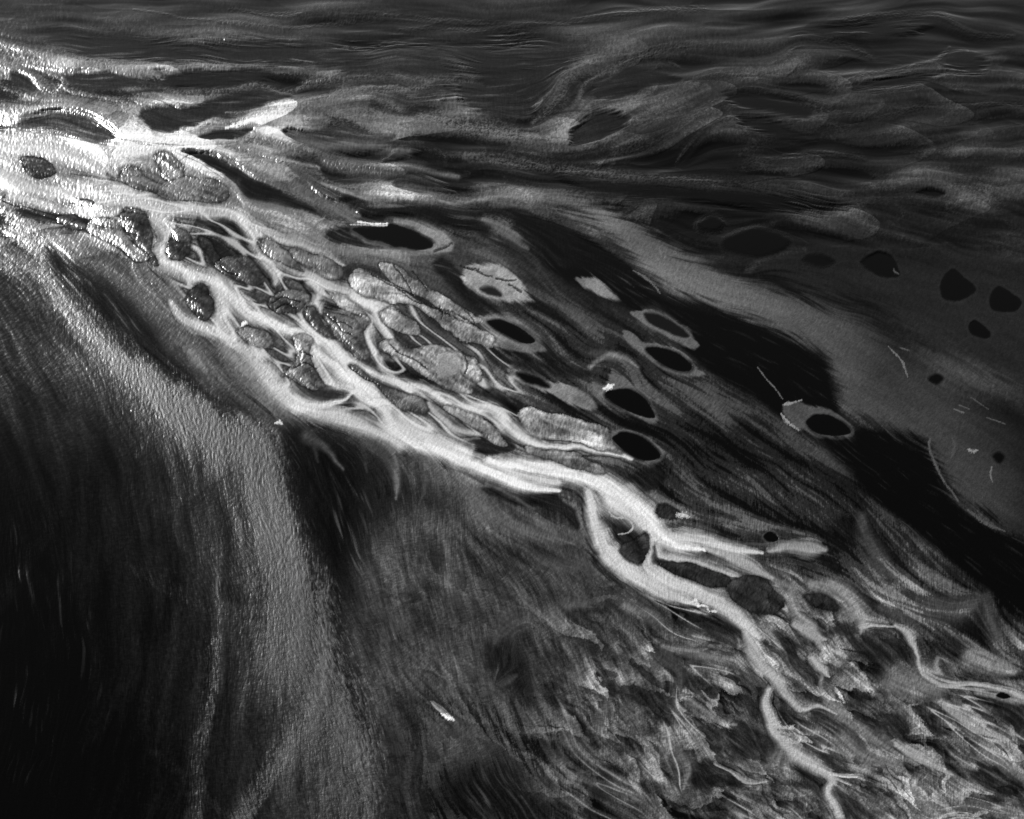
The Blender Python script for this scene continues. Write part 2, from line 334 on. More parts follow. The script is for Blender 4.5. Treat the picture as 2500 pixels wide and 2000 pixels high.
# dark smooth channels and troughs: tile tone soft | pts
TROUGHS = '''
Z .045 14 | 1000,470 1100,452 1190,480 1250,500 1310,550 1350,590 1400,625 1560,680 1690,735 1745,770 1758,840 1790,890 1880,908 1950,975 2015,1060 2110,1120 2230,1160 2230,1290 2080,1240 1980,1165 1850,1060 1740,950 1640,880 1500,790 1400,700 1300,640 1200,600 1110,540 1040,505
Z .075 18 | 1180,360 1300,372 1450,385 1640,405 1800,440 1650,440 1500,430 1350,425 1230,405
Z .09 44 | 970,100 1130,90 1230,110 1180,190 1120,240 1000,220 960,150
Z .10 20 | 120,60 400,90 640,80 780,120 700,150 440,135 260,135 150,110
Z .09 12 | 330,150 400,160 520,155 560,170 500,190 380,180
A .10 8 | 650,490 800,470 900,400 1000,370 1300,365 1450,390 1400,420 1200,430 1000,450 820,490
A .12 8 | 730,620 760,580 900,550 1000,560 1200,500 1400,470 1500,500 1350,570 1200,600 1100,640 950,700 820,700 760,660
A .14 8 | 330,400 500,380 650,400 820,440 700,460 560,480 430,470 360,440
A .14 6 | 60,390 140,390 200,440 180,480 100,470
A .20 14 | 130,620 230,590 420,580 560,650 640,730 520,770 420,740 250,700 130,680
Z .13 30 | 720,110 860,95 960,120 980,190 900,220 780,215 700,160
A .17 9 | 1150,560 1300,520 1480,480 1530,510 1350,580 1180,640
A .10 5 | 1060,735 1130,690 1290,680 1330,690 1230,740 1180,745
A .16 6 | 960,810 1100,820 1200,880 1290,950 1400,1010 1500,1080 1560,1130 1440,1100 1320,1060 1240,980 1150,900
A .12 6 | 1280,960 1400,1000 1520,1090 1400,1100 1300,1040
A .13 7 | 1520,880 1600,900 1660,960 1760,1030 1820,1010 1900,1020 1850,1050 1740,1040 1640,990
A .20 6 | 1480,700 1650,690 1800,660 1950,700 2100,720 1980,780 1800,800 1600,780
B .11 6 | 380,860 440,790 500,760 610,760 580,800 480,830
B .20 8 | 450,960 560,920 700,960 780,1000 650,1030 500,1010
B .12 10 | 270,1060 500,1060 800,1080 1000,1150 1140,1290 1200,1420 1080,1360 900,1240 700,1120 500,1090
B .08 6 | 900,1100 1100,1110 1250,1150 1450,1250 1640,1350 1830,1500 1700,1500 1500,1440 1300,1400 1160,1340 1130,1230 960,1180
B .14 12 | 830,400 1000,460 1180,520 1200,600 1100,640 900,600 780,480
B .12 10 | 1380,700 1500,600 1600,590 1700,640 1560,740 1400,770
B .12 8 | 1500,500 1600,400 1700,340 1850,380 1980,430 1800,460 1600,540
C .09 10 | 580,500 700,490 900,520 1040,580 1000,620 800,590 640,560
C .10 12 | 650,620 800,620 950,680 1050,740 850,720 720,690
C .10 12 | 900,170 1200,120 1500,110 1700,120 1500,180 1200,190
C .10 14 | 1250,470 1500,400 1750,380 1600,450 1400,480
C .11 14 | 1720,300 1850,260 1960,330 1900,400 1760,370
C .05 14 | 470,1020 700,1030 1000,1060 1200,1100 1000,1130 760,1090 520,1060
Z .12 60 | 600,890 660,885 760,915 850,950 900,1010 960,1080 840,1100 760,1230 720,1380 700,1300 660,1200 620,1080 580,960
Z .085 44 | 600,900 690,905 760,950 770,1060 740,1200 700,1330 700,1260 650,1160 610,1060 585,960
D .13 20 | 260,0 480,130 640,260 820,420 900,560 1000,640 1100,760 1250,860 1100,820 940,740 820,660 640,560 500,440 380,290 260,100
D .10 5 | 1850,760 1920,760 1950,840 1900,870 1800,850
A .20 7 | 1060,1150 1190,1160 1250,1200 1290,1290 1330,1340 1260,1330 1180,1270 1110,1210
K .09 7 | 380,100 520,112 620,170 650,222 540,192 430,142
K .08 7 | 588,205 700,222 850,290 910,345 780,322 650,292
K .09 8 | 1090,330 1250,330 1400,322 1550,370 1660,432 1550,424 1400,374 1250,362 1110,362
K .08 8 | 940,445 1050,402 1200,402 1360,425 1392,470 1340,502 1050,500
K .10 5 | 850,180 930,230 1000,270 1040,290 960,285 880,235
K .12 4 | 1520,1322 1640,1300 1700,1285 1745,1350 1640,1372 1560,1352
K .12 5 | 1062,1090 1120,1100 1165,1160 1100,1172 1005,1150
K .10 5 | 1190,980 1240,992 1305,1030 1230,1052
K .12 6 | 420,375 560,372 600,410 640,500 600,540 540,480 470,430
K .14 8 | 590,740 620,740 700,830 780,880 800,960 760,1000 680,900 600,850
K .13 5 | 930,960 1000,1010 960,1050 915,1000
E .16 4 | 395,625 470,620 560,650 640,685 700,722 620,735 520,700 420,680
E .13 5 | 820,1030 940,990 1040,1020 1080,1080 960,1100 880,1070
E .12 6 | 900,1290 1000,1270 1100,1300 1300,1290 1360,1350 1420,1420 1420,1500 1330,1420 1250,1380 1100,1370 1000,1330
E .10 5 | 920,760 1000,750 1080,830 1130,880 1100,930 1040,880 960,830
E .14 8 | 960,560 1100,590 1300,620 1500,650 1480,700 1300,690 1100,640
E .10 8 | 700,60 800,130 880,260 1000,320 1100,360 1000,340 860,300 740,200 660,110
E .10 8 | 1650,1240 1750,1180 1850,1160 1900,1220 1800,1300 1700,1300
E .14 6 | 1130,400 1240,470 1300,560 1400,600 1260,600 1200,520
E .08 4 | 1600,1500 1650,1400 1760,1480 1800,1540 1790,1640 1700,1640
F .06 5 | 900,700 1100,760 1200,860 1050,820
I .12 6 | 230,180 400,180 560,220 700,240 820,270 700,280 520,250 380,220 260,225
I .12 5 | 470,300 560,310 640,350 600,360 520,340
I .16 6 | 740,320 900,330 1000,350 1180,420 1100,440 900,400 780,360
I .10 6 | 1120,180 1220,120 1280,150 1280,300 1200,360 1130,320 1110,240
I .14 6 | 1000,730 1130,720 1260,700 1280,740 1180,760 1050,770
I .13 6 | 880,760 960,760 1040,820 1080,900 1000,860 900,830
I .13 8 | 910,850 1030,900 1090,1010 1080,1090 960,1060 910,960
I .15 6 | 660,940 780,960 820,1060 790,1180 700,1180 650,1060
I .16 7 | 500,650 620,640 680,760 640,860 560,800 500,740
I .12 5 | 310,930 400,920 420,1060 340,1030
I .10 4 | 460,1020 530,1000 600,1040 550,1100 480,1090
I .13 5 | 1330,740 1450,720 1560,860 1600,940 1480,880 1360,800
I .12 6 | 1470,700 1540,760 1570,860 1500,840
I .16 6 | 1650,790 1800,790 1860,850 1780,880 1660,850
I .14 6 | 1660,930 1840,950 1900,970 1760,980
I .13 5 | 820,1140 900,1130 970,1180 960,1230 880,1230
I .10 5 | 1080,1380 1150,1400 1250,1480 1180,1480 1100,1430
I .14 6 | 1030,1140 1180,1180 1320,1340 1280,1400 1150,1330 1080,1230
I .14 6 | 600,1260 720,1240 820,1320 800,1420 680,1420 600,1350
I .14 6 | 1150,1530 1260,1590 1340,1720 1200,1690
I .15 6 | 950,1420 1040,1440 1120,1530 1120,1640 1000,1560
I .10 5 | 1880,1480 1980,1460 2160,1500 2160,1600 2000,1600
I .12 5 | 1400,1180 1500,1160 1560,1240 1480,1300
I .12 5 | 2010,1120 2160,1130 2160,1240 2040,1220
I .13 5 | 400,1440 520,1440 660,1540 500,1600 400,1560
I .10 6 | 1900,500 1960,600 2000,720 1960,760 1900,640
I .13 5 | 1230,770 1330,800 1450,880 1400,950 1280,880
G .04 60 | 0,300 300,450 500,900 300,1400 0,1500
G .09 10 | 1150,450 1290,520 1390,590 1250,600 1150,560
H .10 46 | 700,1500 900,1420 1100,1440 1200,1560 1300,1725 1000,1740 700,1640
H .12 30 | 940,820 1060,780 1180,900 1180,1150 1060,1040 960,960
'''
# sand bars: key tone dark edge height | outline
BARS = '''
A .30 .5 | 110,845 180,825 250,850 290,900 280,930 200,940 150,915
A .44 .6 | 560,915 600,935 650,890 700,888 740,905 800,960 860,975 940,935 1040,945 1130,950 1200,990 1215,1040 1160,1070 1020,1060 880,1050 760,1020 680,990
A .50 .8 | 812,832 870,812 920,840 968,890 940,925 860,942 845,900
A .30 .9 | 640,1135 680,1110 760,1120 790,1180 800,1250 795,1320 840,1400 800,1390 740,1320 680,1240 645,1185
A .42 .7 | 462,1190 520,1150 590,1160 640,1220 700,1300 775,1358 720,1365 640,1320 560,1270 480,1240
A .22 .5 | 300,1130 380,1120 430,1160 440,1200 380,1205 330,1180
A .40 .4 | 370,1050 450,1045 500,1070 470,1085 400,1072
A .28 1. | 905,1232 940,1210 990,1240 1000,1300 960,1350 900,1360 880,1310
A .22 .9 | 1050,1255 1090,1262 1132,1330 1155,1372 1125,1382 1080,1320
A .34 .8 | 1140,1390 1210,1362 1290,1345 1340,1370 1372,1430 1385,1490 1330,1500 1250,1475 1165,1440
A .28 .9 | 995,1545 1040,1500 1090,1510 1120,1560 1130,1620 1080,1680 1030,1660 1000,1600
A .42 .5 | 1345,1268 1400,1255 1450,1290 1500,1330 1560,1380 1600,1432 1520,1412 1440,1370 1380,1320
A .48 .8 | 1530,1330 1600,1320 1700,1350 1790,1390 1800,1440 1770,1465 1660,1430 1580,1380
D .28 1. | 1400,300 1440,250 1510,235 1570,245 1620,270 1610,310 1560,355 1460,350 1410,335
D .40 .9 | 1252,450 1310,425 1370,440 1420,480 1435,540 1380,530 1310,502
D .34 1. | 1545,480 1600,470 1640,500 1620,560 1650,640 1700,700 1715,752 1640,757 1560,712 1480,682 1530,640 1555,560
D .38 .7 | 1705,238 1770,258 1860,310 1922,372 1880,368 1790,312
D .30 .9 | 1700,335 1760,350 1850,370 1940,390 1920,470 1950,570 1900,600 1830,560 1775,495 1740,440
D .20 .8 | 1620,330 1660,330 1690,380 1740,460 1762,492 1700,460 1640,405 1600,365
E .48 1. | 220,165 250,135 300,125 345,155 420,190 500,240 580,290 660,335 740,365 830,400 910,440 975,485 968,535 880,508 760,455 660,385 560,312 480,288 380,285 290,255 232,205
E .42 .8 | 380,105 470,112 560,175 660,235 780,300 880,370 920,400 820,385 720,340 620,285 520,225 420,165
E .44 .7 | 385,352 440,330 500,358 560,398 592,452 540,462 460,442 412,402
E .46 .9 | 370,525 440,495 560,530 700,518 790,560 870,600 905,660 890,740 850,776 760,766 690,732 640,690 560,640 470,585
E .30 .9 | 210,635 250,630 330,690 420,740 520,780 600,800 640,860 620,892 540,870 440,812 330,722
E .42 .8 | 720,850 780,850 880,900 960,940 1010,990 1045,1060 980,1040 930,1000 840,940
E .34 .7 | 1150,1060 1250,1075 1380,1100 1500,1150 1560,1190 1500,1202 1380,1162 1240,1122 1160,1092
E .46 .4 | 1115,890 1150,850 1250,890 1380,905 1500,935 1590,975 1620,1050 1650,1095 1560,1065 1400,1022 1200,1000 1145,960
I .13 .5 | 1000,552 1060,545 1130,575 1172,620 1100,630 1030,602
I .11 .8 | 225,355 290,378 400,368 470,400 580,440 605,500 540,500 400,462 290,422
I .15 .6 | 605,495 680,442 760,448 830,500 900,600 820,640 700,622 612,552
H .18 .5 | 1655,290 1740,232 1800,218 1800,300 1772,372 1700,352
E .12 .5 | 1830,1390 1880,1370 1940,1385 1960,1420 1900,1435 1845,1425
'''
BAR_LABELS = [
 'small round dark sand bar alone in the brightest water at the far left',
 'long curved grey sand bar with a scalloped upper edge above the main stream',
 'small pale crinkled bar just above the scalloped curved bar',
 'narrow dark tongue-shaped bar dropping steeply below the main stream bend',
 'pale speckled oblong bar just left of the narrow dark tongue-shaped bar',
 'small dark patch of sand left of the pale speckled oblong bar',
 'thin sliver of sand along the lower edge of the main stream near the left edge',
 'dark crumpled bar with steep sides inside the glittering side stream',
 'small jagged dark bar between the crumpled bar and the rounded grey bar',
 'rounded grey bar with a tail where the two left streams rejoin',
 'upright oval bar of speckled sand on the lower-left shore of the delta',
 'smooth grey tapering bar splitting the main stream into two arms',
 'pale crinkled oblong bar above the upper arm of the main stream',
 'black and grey fractured bar beside the ring of foam bubbles',
 'little pale oval bar next to a white speck on the lower stream',
 'cracked triangular bar pointing down at the lowest bend of the streams',
 'thin pale strip of sand in the fork above the large dark bar',
 'large dark cracked bar in the middle of the braided streams',
 'thin black ridge of sand running down the left side of the large dark bar',
 'very long pale ridge of cracked sand ending at the black leaf-shaped pool',
 'upper strip of sand parted from the long cracked ridge by a dark crack',
 'small pale almond-shaped bar below the long cracked ridge',
 'broad bar with a smooth white dome near its right end',
 'thin black and grey crinkled bar hugging the thick white stream',
 'slim grey bar between the two white streams, right of the black crinkled one',
 'narrow grey bar just below the blunt pale bar with the black pool',
 'blunt pale bar whose right end meets the roundest black pool',
 'small dark leaf of rippled sand among the pale scales, lower right',
 'black saw-edged bar under the white fan of silt',
 'broad dark mound right of the black saw-edged bar',
 'dark wedge of sand in the loop between the two white streams',
 'small dark rippled mound beside two white foam blobs',
]
# pools: tile soft rimtone rimwidth | outline
POOLS = '''
B 2.5 .40 10 | 240,1205 330,1195 410,1192 432,1175 500,1190 570,1218 640,1258 655,1295 610,1312 540,1312 470,1298 390,1275 300,1240
E 1.5 .46 12 | 948,402 990,392 1040,398 1120,432 1195,492 1185,515 1130,512 1060,480 990,440
E 4 .40 9 | 1775,360 1830,350 1920,388 2000,455 2005,480 1960,478 1890,448 1815,408
E 2 .40 7 | 1785,548 1840,536 1950,568 2022,628 2015,660 1960,662 1900,642 1835,602
E 2 .36 6 | 1570,785 1620,760 1700,758 1780,808 1832,898 1800,908 1740,892 1660,858 1595,818
E 1.5 .36 6 | 1608,1012 1665,985 1760,1008 1852,1088 1845,1122 1770,1132 1690,1095 1635,1050
F 1.5 .30 7 | 1010,932 1055,895 1130,893 1210,938 1245,978 1220,996 1150,1002 1060,985
I 1 .34 4 | 788,238 820,217 862,240 852,262 812,264
E 6 .60 4 | 905,232 960,220 1020,248 1025,275 960,265
C 9 .12 8 | 630,1225 760,1198 900,1245 908,1300 800,1352 700,1340 570,1300
C 10 .12 8 | 440,1170 500,1130 570,1160 540,1220 460,1215
C 4 .12 5 | 1305,1375 1385,1328 1470,1368 1495,1450 1400,1462 1325,1410
C 3 .12 5 | 1728,1475 1790,1412 1850,1458 1908,1520 1830,1582 1740,1572
C 3 .12 5 | 1975,1565 2030,1508 2135,1590 2085,1640 1990,1625
F 3 .12 5 | 1865,430 1900,393 1968,450 1962,487 1890,472
C 6 .12 5 | 1590,1022 1660,1000 1740,1022 1680,1042
C 9 .12 5 | 990,1375 1060,1340 1160,1380 1100,1410
F 6 .16 4 | 1650,700 1690,680 1725,700 1690,730
F 6 .2 4 | 1985,1115 2020,1095 2045,1115 2015,1148
I 2 .4 4 | 2012,1075 2045,1058 2085,1080 2050,1092
E 6 .36 4 | 1110,668 1180,680 1260,715 1280,748 1200,735 1130,705
'''
POOL_LABELS = [
 'largest black pool with a crisp white ledge on its far shore, upper middle',
 'black leaf-shaped pool at the right end of the long cracked ridge',
 'dark grey almond pool inside the upper pale ring, right of centre',
 'black almond pool inside the lower pale ring, just under the grey one',
 'black teardrop pool below a small white foam lump',
 'roundest solid black pool at the end of the blunt pale bar',
 'black eye-shaped pool alone beside the wide black channel',
 'tiny black oval pool above the pale scales, lower right',
 'small smudged pool inside the bright white shoal',
 'large blurred black pool in the dark upper-right flats',
 'blurred dark pool left of the large blurred one in the upper-right flats',
 'ragged black pool with a white nick, leftmost of three at the right edge',
 'heart-shaped black pool, middle of three in a row at the right edge',
 'slanting black pool at the right edge, rightmost of the row',
 'small black pool below the heart-shaped one near the right edge',
 'thin blurred sliver of a pool, highest on the right side',
 'faint wide dark pool between the large blurred pool and the ragged one',
 'little round smudge of a pool on the grey flat beside a foam streak',
 'tiny dark round pool near the right edge above an upright foam streak',
 'tiny dark oval pool with a white rim at the lower right edge',
 'shallow dark hollow at the left end of the long pale shoal in the middle',
]
# foam: tile tone | x,y,halfwidth
FOAM = '''
F .52 | 1442,530,2 1470,560,5 1500,590,4 1522,625,6 1545,690,3
F .40 | 1665,1018,4 1658,1060,7 1690,1150,8 1730,1230,6 1780,1300,5 1812,1345,4
F .52 | 1988,1165,4 1982,1210,5 1992,1245,3
F .66 | 1860,1072,3 1885,1082,10 1915,1078,3
F .34 | 1780,1010,3 1795,1060,10 1775,1120,4
F .50 | 755,640,3 800,700,3 850,755,3 885,805,4
F .70 | 878,882,5 900,915,8 930,945,7 970,972,5
F .62 | 890,840,5 920,832,9 950,825,5 985,812,4
F .46 | 1790,862,3 1840,882,4
F .42 | 1815,840,3 1870,862,3
F .36 | 1880,800,3 1970,862,3
F .40 | 1960,905,3 2060,940,3
F .40 | 1505,538,3 1555,553,3
F .38 | 1860,1390,4 1910,1430,8 1970,1470,8 2060,1505,3
F .40 | 1470,120,3 1478,140,6 1498,150,3
F .95 | 335,1420,10 365,1418,12 388,1430,8
F .40 | 240,10,3 255,50,9 290,75,3
F .46 | 100,130,3 165,170,6 215,215,5 240,250,4
E .90 | 1565,755,8 1590,745,12 1612,735,7
H .95 | 705,1170,4 740,1190,11 765,1202,7
B .72 | 225,1184,2 300,1184,3 408,1187,5 420,1168,4
A .95 | 1190,675,6 1260,655,12 1330,640,10 1385,660,4
A .90 | 1885,1165,6 1960,1178,5 2040,1172,4
D .95 | 1270,425,4 1285,412,11 1293,405,8
D .80 | 1450,935,4 1470,930,10 1485,940,5
I .86 | 400,590,3 430,575,8 445,605,6 480,600,6 500,630,6 535,632,5
E .66 | 1590,1400,3 1620,1430,6 1690,1440,4 1718,1480,5 1690,1510,4 1640,1520,4
I .70 | 920,1255,3 935,1245,9 945,1230,4
I .62 | 2070,950,6 2085,952,8
I .50 | 460,1050,3 500,1095,6 545,1100,4 550,1070,3
'''
FOAM_LABELS = [
 'slanting thin foam streak on the grey flat, topmost on the right side',
 'long curved foam line along the far bank of the wide black channel',
 'short upright foam streak near the right edge',
 'bright star-shaped foam patch near the right edge',
 'faint broad foam smear left of the star-shaped foam patch',
 'dotted foam thread leading down to the black eye-shaped pool',
 'white foam edge along the left rim of the black eye-shaped pool',
 'ragged foam scrap above the black eye-shaped pool',
 'lower of two short parallel foam dashes on the grey flat',
 'upper of two short parallel foam dashes on the grey flat',
 'thin slanting foam scratch above and right of the parallel dashes',
 'faint foam scratch furthest right below the slanting scratch',
 'tiny foam dash beside the topmost slanting streak',
 'broad ragged foam trail in the lower reach of the wide black channel',
 'white nick of foam on the ragged black pool',
 'two joined brilliant white foam blobs beside the dark rippled mound',
 'crooked little foam scrap on the upper pale shelf',
 'beaded foam line where the pale shelf meets the black channel',
 'white foam lump at the top of the black teardrop pool',
 'brilliant white foam tip alone in the lower middle water',
 'crisp white ledge along the far shore of the largest pool',
 'white combed foam bank on the upper bend of the far stream',
 'white lip where the far stream spills toward the largest pool',
 'white speck beside the little pale oval bar',
 'small white knot of foam at the lowest bend of the delta shore',
 'tangled white foam scribble on the lower-right stream',
 'looped foam scribble inside the island between the two streams',
 'small white foam hook in the lower-right streams',
 'white dot of foam near the lower right edge',
 'curled foam hook among the pale scales',
]
# flow guides only (direction of the silt streaks)
GUIDES = '''
Z | 100,520 250,700 420,840 560,900
Z | 560,900 640,1080 690,1300 760,1600 790,1725
Z | 430,900 470,1100 440,1300
Z | 250,800 330,950 300,1200
Z | 60,850 20,1100 60,1300
Z | 100,1300 180,1500 150,1700
Z | 560,1300 540,1500 470,1725
Z | 420,1350 400,1550 330,1725
Z | 900,1000 930,1200 960,1400
Z | 1100,1150 1200,1300 1280,1500
Z | 900,1400 960,1550 1040,1700
Z | 1250,1400 1400,1600 1480,1725
Z | 1500,900 1700,1050 1950,1250 2156,1400
Z | 1300,600 1600,820 1900,1050 2156,1230
Z | 1400,560 1700,680 2000,860 2156,960
Z | 1500,480 1800,540 2156,640
Z | 1700,380 1950,420 2156,470
Z | 0,20 500,40 1100,50 1700,20 2156,30
Z | 200,80 600,110 950,90
Z | 1500,250 1800,260 2156,230
Z | 1650,150 1900,120 2156,140
Z | 1700,1300 1850,1480 2050,1700
Z | 1900,1300 2050,1450 2200,1620
Z | 1000,560 1180,680 1300,800
Z | 1250,700 1450,860 1650,1050
'''

def lines(s): return [l for l in s.strip().split('\n') if l.strip()]
streams = [parse(l) for l in lines(STREAMS)]
# ------------------------------------------------------------------ flow direction field (double-angle, coarse, then upsampled)
cn, cm = 156, 124
cx, cy = np.meshgrid(np.linspace(X0, X1, cn), np.linspace(Y0, Y1, cm))
C2 = np.zeros_like(cx); S2 = np.zeros_like(cx); WT = np.full_like(cx, 1e-9)
def add_dir(P, wt, rad):
    global C2, S2, WT
    Q = spline(P[:, :2], n=3)
    for i in range(len(Q) - 1):
        dx, dy = Q[i + 1] - Q[i]; L = math.hypot(dx, dy)
        if L < 1e-6: continue
        a = 2 * math.atan2(dy, dx); mx, my = (Q[i] + Q[i + 1]) / 2
        r2 = (cx - mx) ** 2 + (cy - my) ** 2
        ww = wt * L / (r2 + rad * rad) ** 1.5
        C2 += ww * math.cos(a); S2 += ww * math.sin(a); WT += ww
for t, h, P in streams: add_dir(P, 1.0 if P[:, 2].max() < 25 or h[0] > .5 else .4, 14)
for l in lines(GUIDES): add_dir(parse(l)[2], 3.0, 45)
ang = .5 * np.arctan2(S2, C2)
def upsample(F):
    fx = (GX - X0) / (X1 - X0) * (F.shape[1] - 1); fy = (GY - Y0) / (Y1 - Y0) * (F.shape[0] - 1)
    ix = np.clip(fx.astype(int), 0, F.shape[1] - 2); iy = np.clip(fy.astype(int), 0, F.shape[0] - 2)
    u = fx - ix; v = fy - iy
    return ((F[iy, ix] * (1 - u) + F[iy, ix + 1] * u) * (1 - v) + (F[iy + 1, ix] * (1 - u) + F[iy + 1, ix + 1] * u) * v).astype(np.float32)
c2 = upsample(np.cos(2 * ang)); s2 = upsample(np.sin(2 * ang))
seaw = sst(-40, 160, (GY - 430) - np.interp(GX, [-200, 120, 330, 600, 700, 800, 830], [0, 130, 350, 480, 860, 1300, 3000]).astype(np.float32)) * (1 - sst(760, 830, GX))
sa = (.95 + .62 * sst(620, 1250, GY) + .25 * sst(1250, 1700, GY) * (1 - sst(300, 700, GX))) * 2
c2 = c2 * (1 - seaw) + np.cos(sa) * seaw; s2 = s2 * (1 - seaw) + np.sin(sa) * seaw
A_ = .5 * np.arctan2(s2, c2)
A_ += (fbm(GX / 90, GY / 60, 71, 3) - .5) * .7
VX = np.cos(A_).astype(np.float32); VY = np.sin(A_).astype(np.float32)

def lic(N, L, step=1.0, VX=VX, VY=VY):
    acc = N.copy(); tot = 1.0
    II, JJ = np.meshgrid(np.arange(NX, dtype=np.float32), np.arange(NY, dtype=np.float32))
    for sgn in (1, -1):
        px = II.copy(); py = JJ.copy(); lx = VX * sgn; ly = VY * sgn
        for k in range(L):
            px += lx * step; py += ly * step
            ix = np.clip(px + .5, 0, NX - 1).astype(np.int32); iy = np.clip(py + .5, 0, NY - 1).astype(np.int32)
            nx = VX[iy, ix]; ny = VY[iy, ix]
            dt = np.sign(nx * lx + ny * ly); dt[dt == 0] = 1
            lx = nx * dt; ly = ny * dt
            wk = .5 * (1 + math.cos(math.pi * k / L))
            acc += N[iy, ix] * wk; tot += wk
    return acc / tot
def norm(F):
    F = F - F.mean(); return np.clip(F / (F.std() * 2.2), -1.6, 1.6)
rng = np.random.default_rng(5)
WN = rng.random((NY, NX)).astype(np.float32)
N1 = WN
N2 = fbm(GX / 5.5, GY / 5.0, 201, 2)
N3 = fbm(GX / 22, GY / 17, 301, 3)
L1 = norm(lic(N1, 14)); L2 = norm(lic(N2, 26, 1.4)); L3 = norm(lic(N3, 44, 1.9))
L4 = norm(lic(fbm(GX / 120, GY / 46, 331, 3, .55), 46, 1.6))          # broad folds
CK = norm(lic(fbm(GX / 3.2, GY / 2.6, 377, 2, .8), 3, 1.0, -VY, VX))           # short ripples across the flow
CK = norm(CK + .55 * norm(rng.random((NY, NX)).astype(np.float32)))              # short crests
HA = np.where(GX < 700, 1.52, 1.40) + (fbm(GX / 130, GY / 110, 361, 2) - .5) * .9
HX = np.cos(HA).astype(np.float32); HY = np.sin(HA).astype(np.float32)
LS = norm(lic(vnoise(GX / 2.4, GY / 2.4, 351), 4, 1.0, HX, HY))
LV = norm(lic(rng.random((NY, NX)).astype(np.float32), 9, 1.0, HX, HY))   # second wave train crossing the first
CR = norm(fbm(WX / 1.6, WY / 2.6, 401, 3, .65))        # crinkle of wet sand
PATCH = norm(fbm(WX / 45, WY / 45, 501, 3))
GR = norm(fbm(GX / 3.0 + GY / 9, GY / 2.2, 611, 3, .7))
NB = norm(fbm(GX / 36, GY / 28, 711, 3))

# ------------------------------------------------------------------ bed tone
T0 = np.array([
 [.09,.09,.09,.10,.11,.12,.12,.11,.11,.10,.10,.11],
 [.15,.20,.24,.26,.26,.15,.22,.24,.23,.20,.20,.17],
 [.14,.26,.34,.38,.36,.28,.18,.16,.15,.15,.14,.13],
 [.12,.16,.28,.32,.28,.20,.14,.11,.08,.10,.09,.10],
 [.13,.18,.16,.30,.34,.28,.20,.16,.09,.24,.22,.14],
 [.07,.09,.16,.17,.34,.36,.22,.17,.16,.05,.24,.20],
 [.05,.07,.11,.15,.20,.23,.22,.26,.24,.22,.04,.08],
 [.04,.05,.09,.14,.19,.22,.22,.25,.27,.28,.24,.10],
 [.03,.05,.09,.14,.17,.18,.20,.22,.27,.30,.29,.28],
 [.03,.04,.08,.14,.11,.11,.14,.22,.26,.28,.28,.28]], np.float64)
P = upsample(T0)
P *= 1 - .35 * (1 - sst(300, 700, GX)) * sst(800, 1000, GY)
near = sst(880, 1080, GY)
P *= 1 - .0 * sst(1500, 1900, GX) * (1 - sst(1000, 1250, GY))
RG = (1 - np.abs(norm(lic(fbm(GX / 75, GY / 34, 341, 3, .55), 30, 1.6)))) ** 3
RG = np.clip(RG, 0, 1)
farz = 1 - sst(420, 640, GY)
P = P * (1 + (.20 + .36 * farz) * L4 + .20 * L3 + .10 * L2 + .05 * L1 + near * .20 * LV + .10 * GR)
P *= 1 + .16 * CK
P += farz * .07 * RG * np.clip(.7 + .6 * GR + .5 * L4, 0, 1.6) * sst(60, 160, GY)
H = .12 * L4 + .07 * L3 + .03 * L2 + .22 * farz * RG
mask_river = np.zeros_like(P); ID = np.zeros(P.shape, np.int32)
CRK = np.full_like(P, .35)          # crinkle strength

def paint(F, sl, m, v): F[sl] = F[sl] + (v - F[sl]) * m

def scales(S1, S2, a, seed, warp, wl=90, g=.35, tip=0):
    wx = GX + (fbm(GX / wl, GY / wl * 1.3, seed + 5, 4, g) - .5) * warp + L3 * 2; wy = GY + (fbm(GX / wl, GY / wl * 1.3, seed + 9, 4, g) - .5) * warp * .8 + L2 * 1.0
    u = (wx * math.cos(a) + wy * math.sin(a)) / S1; v = (-wx * math.sin(a) + wy * math.cos(a)) / S2
    iu = np.floor(u).astype(np.int32); iv = np.floor(v).astype(np.int32)
    best = np.full(u.shape, 1e9, np.float32); du = np.full(u.shape, .3, np.float32); cid = np.full(u.shape, .5, np.float32)
    for a_ in (-1, 0, 1, 2):
        for b_ in (-1, 0, 1):
            cu = iu + a_; cv = iv + b_
            ju = cu + hash2(cu, cv, seed); jv = cv + hash2(cu, cv, seed + 1)
            ev = (v - jv) / .92
            f = ju - u - (.95 * np.abs(ev) ** 1.15 + .05 * L1 + .07 * L2 if tip else .55 * ev * ev)
            m = (f >= 0) & (f < best) & (np.abs(ev) < 1)
            lat = np.sqrt(np.clip(1 - ev * ev, 0, 1))
            val = .30 + (1 - f / 1.6 - .30) * lat
            best = np.where(m, f, best); du = np.where(m, val, du); cid = np.where(m, .5 + (hash2(cu, cv, seed + 2) - .5) * lat, cid)
    return np.clip(du, 0, 1).astype(np.float32), cid.astype(np.float32), best
fz = farz * sst(60, 150, GY)
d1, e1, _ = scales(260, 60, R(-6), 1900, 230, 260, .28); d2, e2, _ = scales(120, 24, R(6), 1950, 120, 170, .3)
P *= 1 + fz * (1.05 * (d1 - .5) * (.4 + e1) + .40 * (d2 - .5) * (.3 + e2))  # fold shading painted into the tone, brighter toward each crest
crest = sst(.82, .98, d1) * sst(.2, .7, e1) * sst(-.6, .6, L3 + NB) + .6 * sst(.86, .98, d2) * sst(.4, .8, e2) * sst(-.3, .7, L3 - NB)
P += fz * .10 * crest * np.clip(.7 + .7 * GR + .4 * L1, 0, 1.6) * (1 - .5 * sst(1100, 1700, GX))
H += fz * (.26 * d1 * (.4 + e1) + .08 * d2)
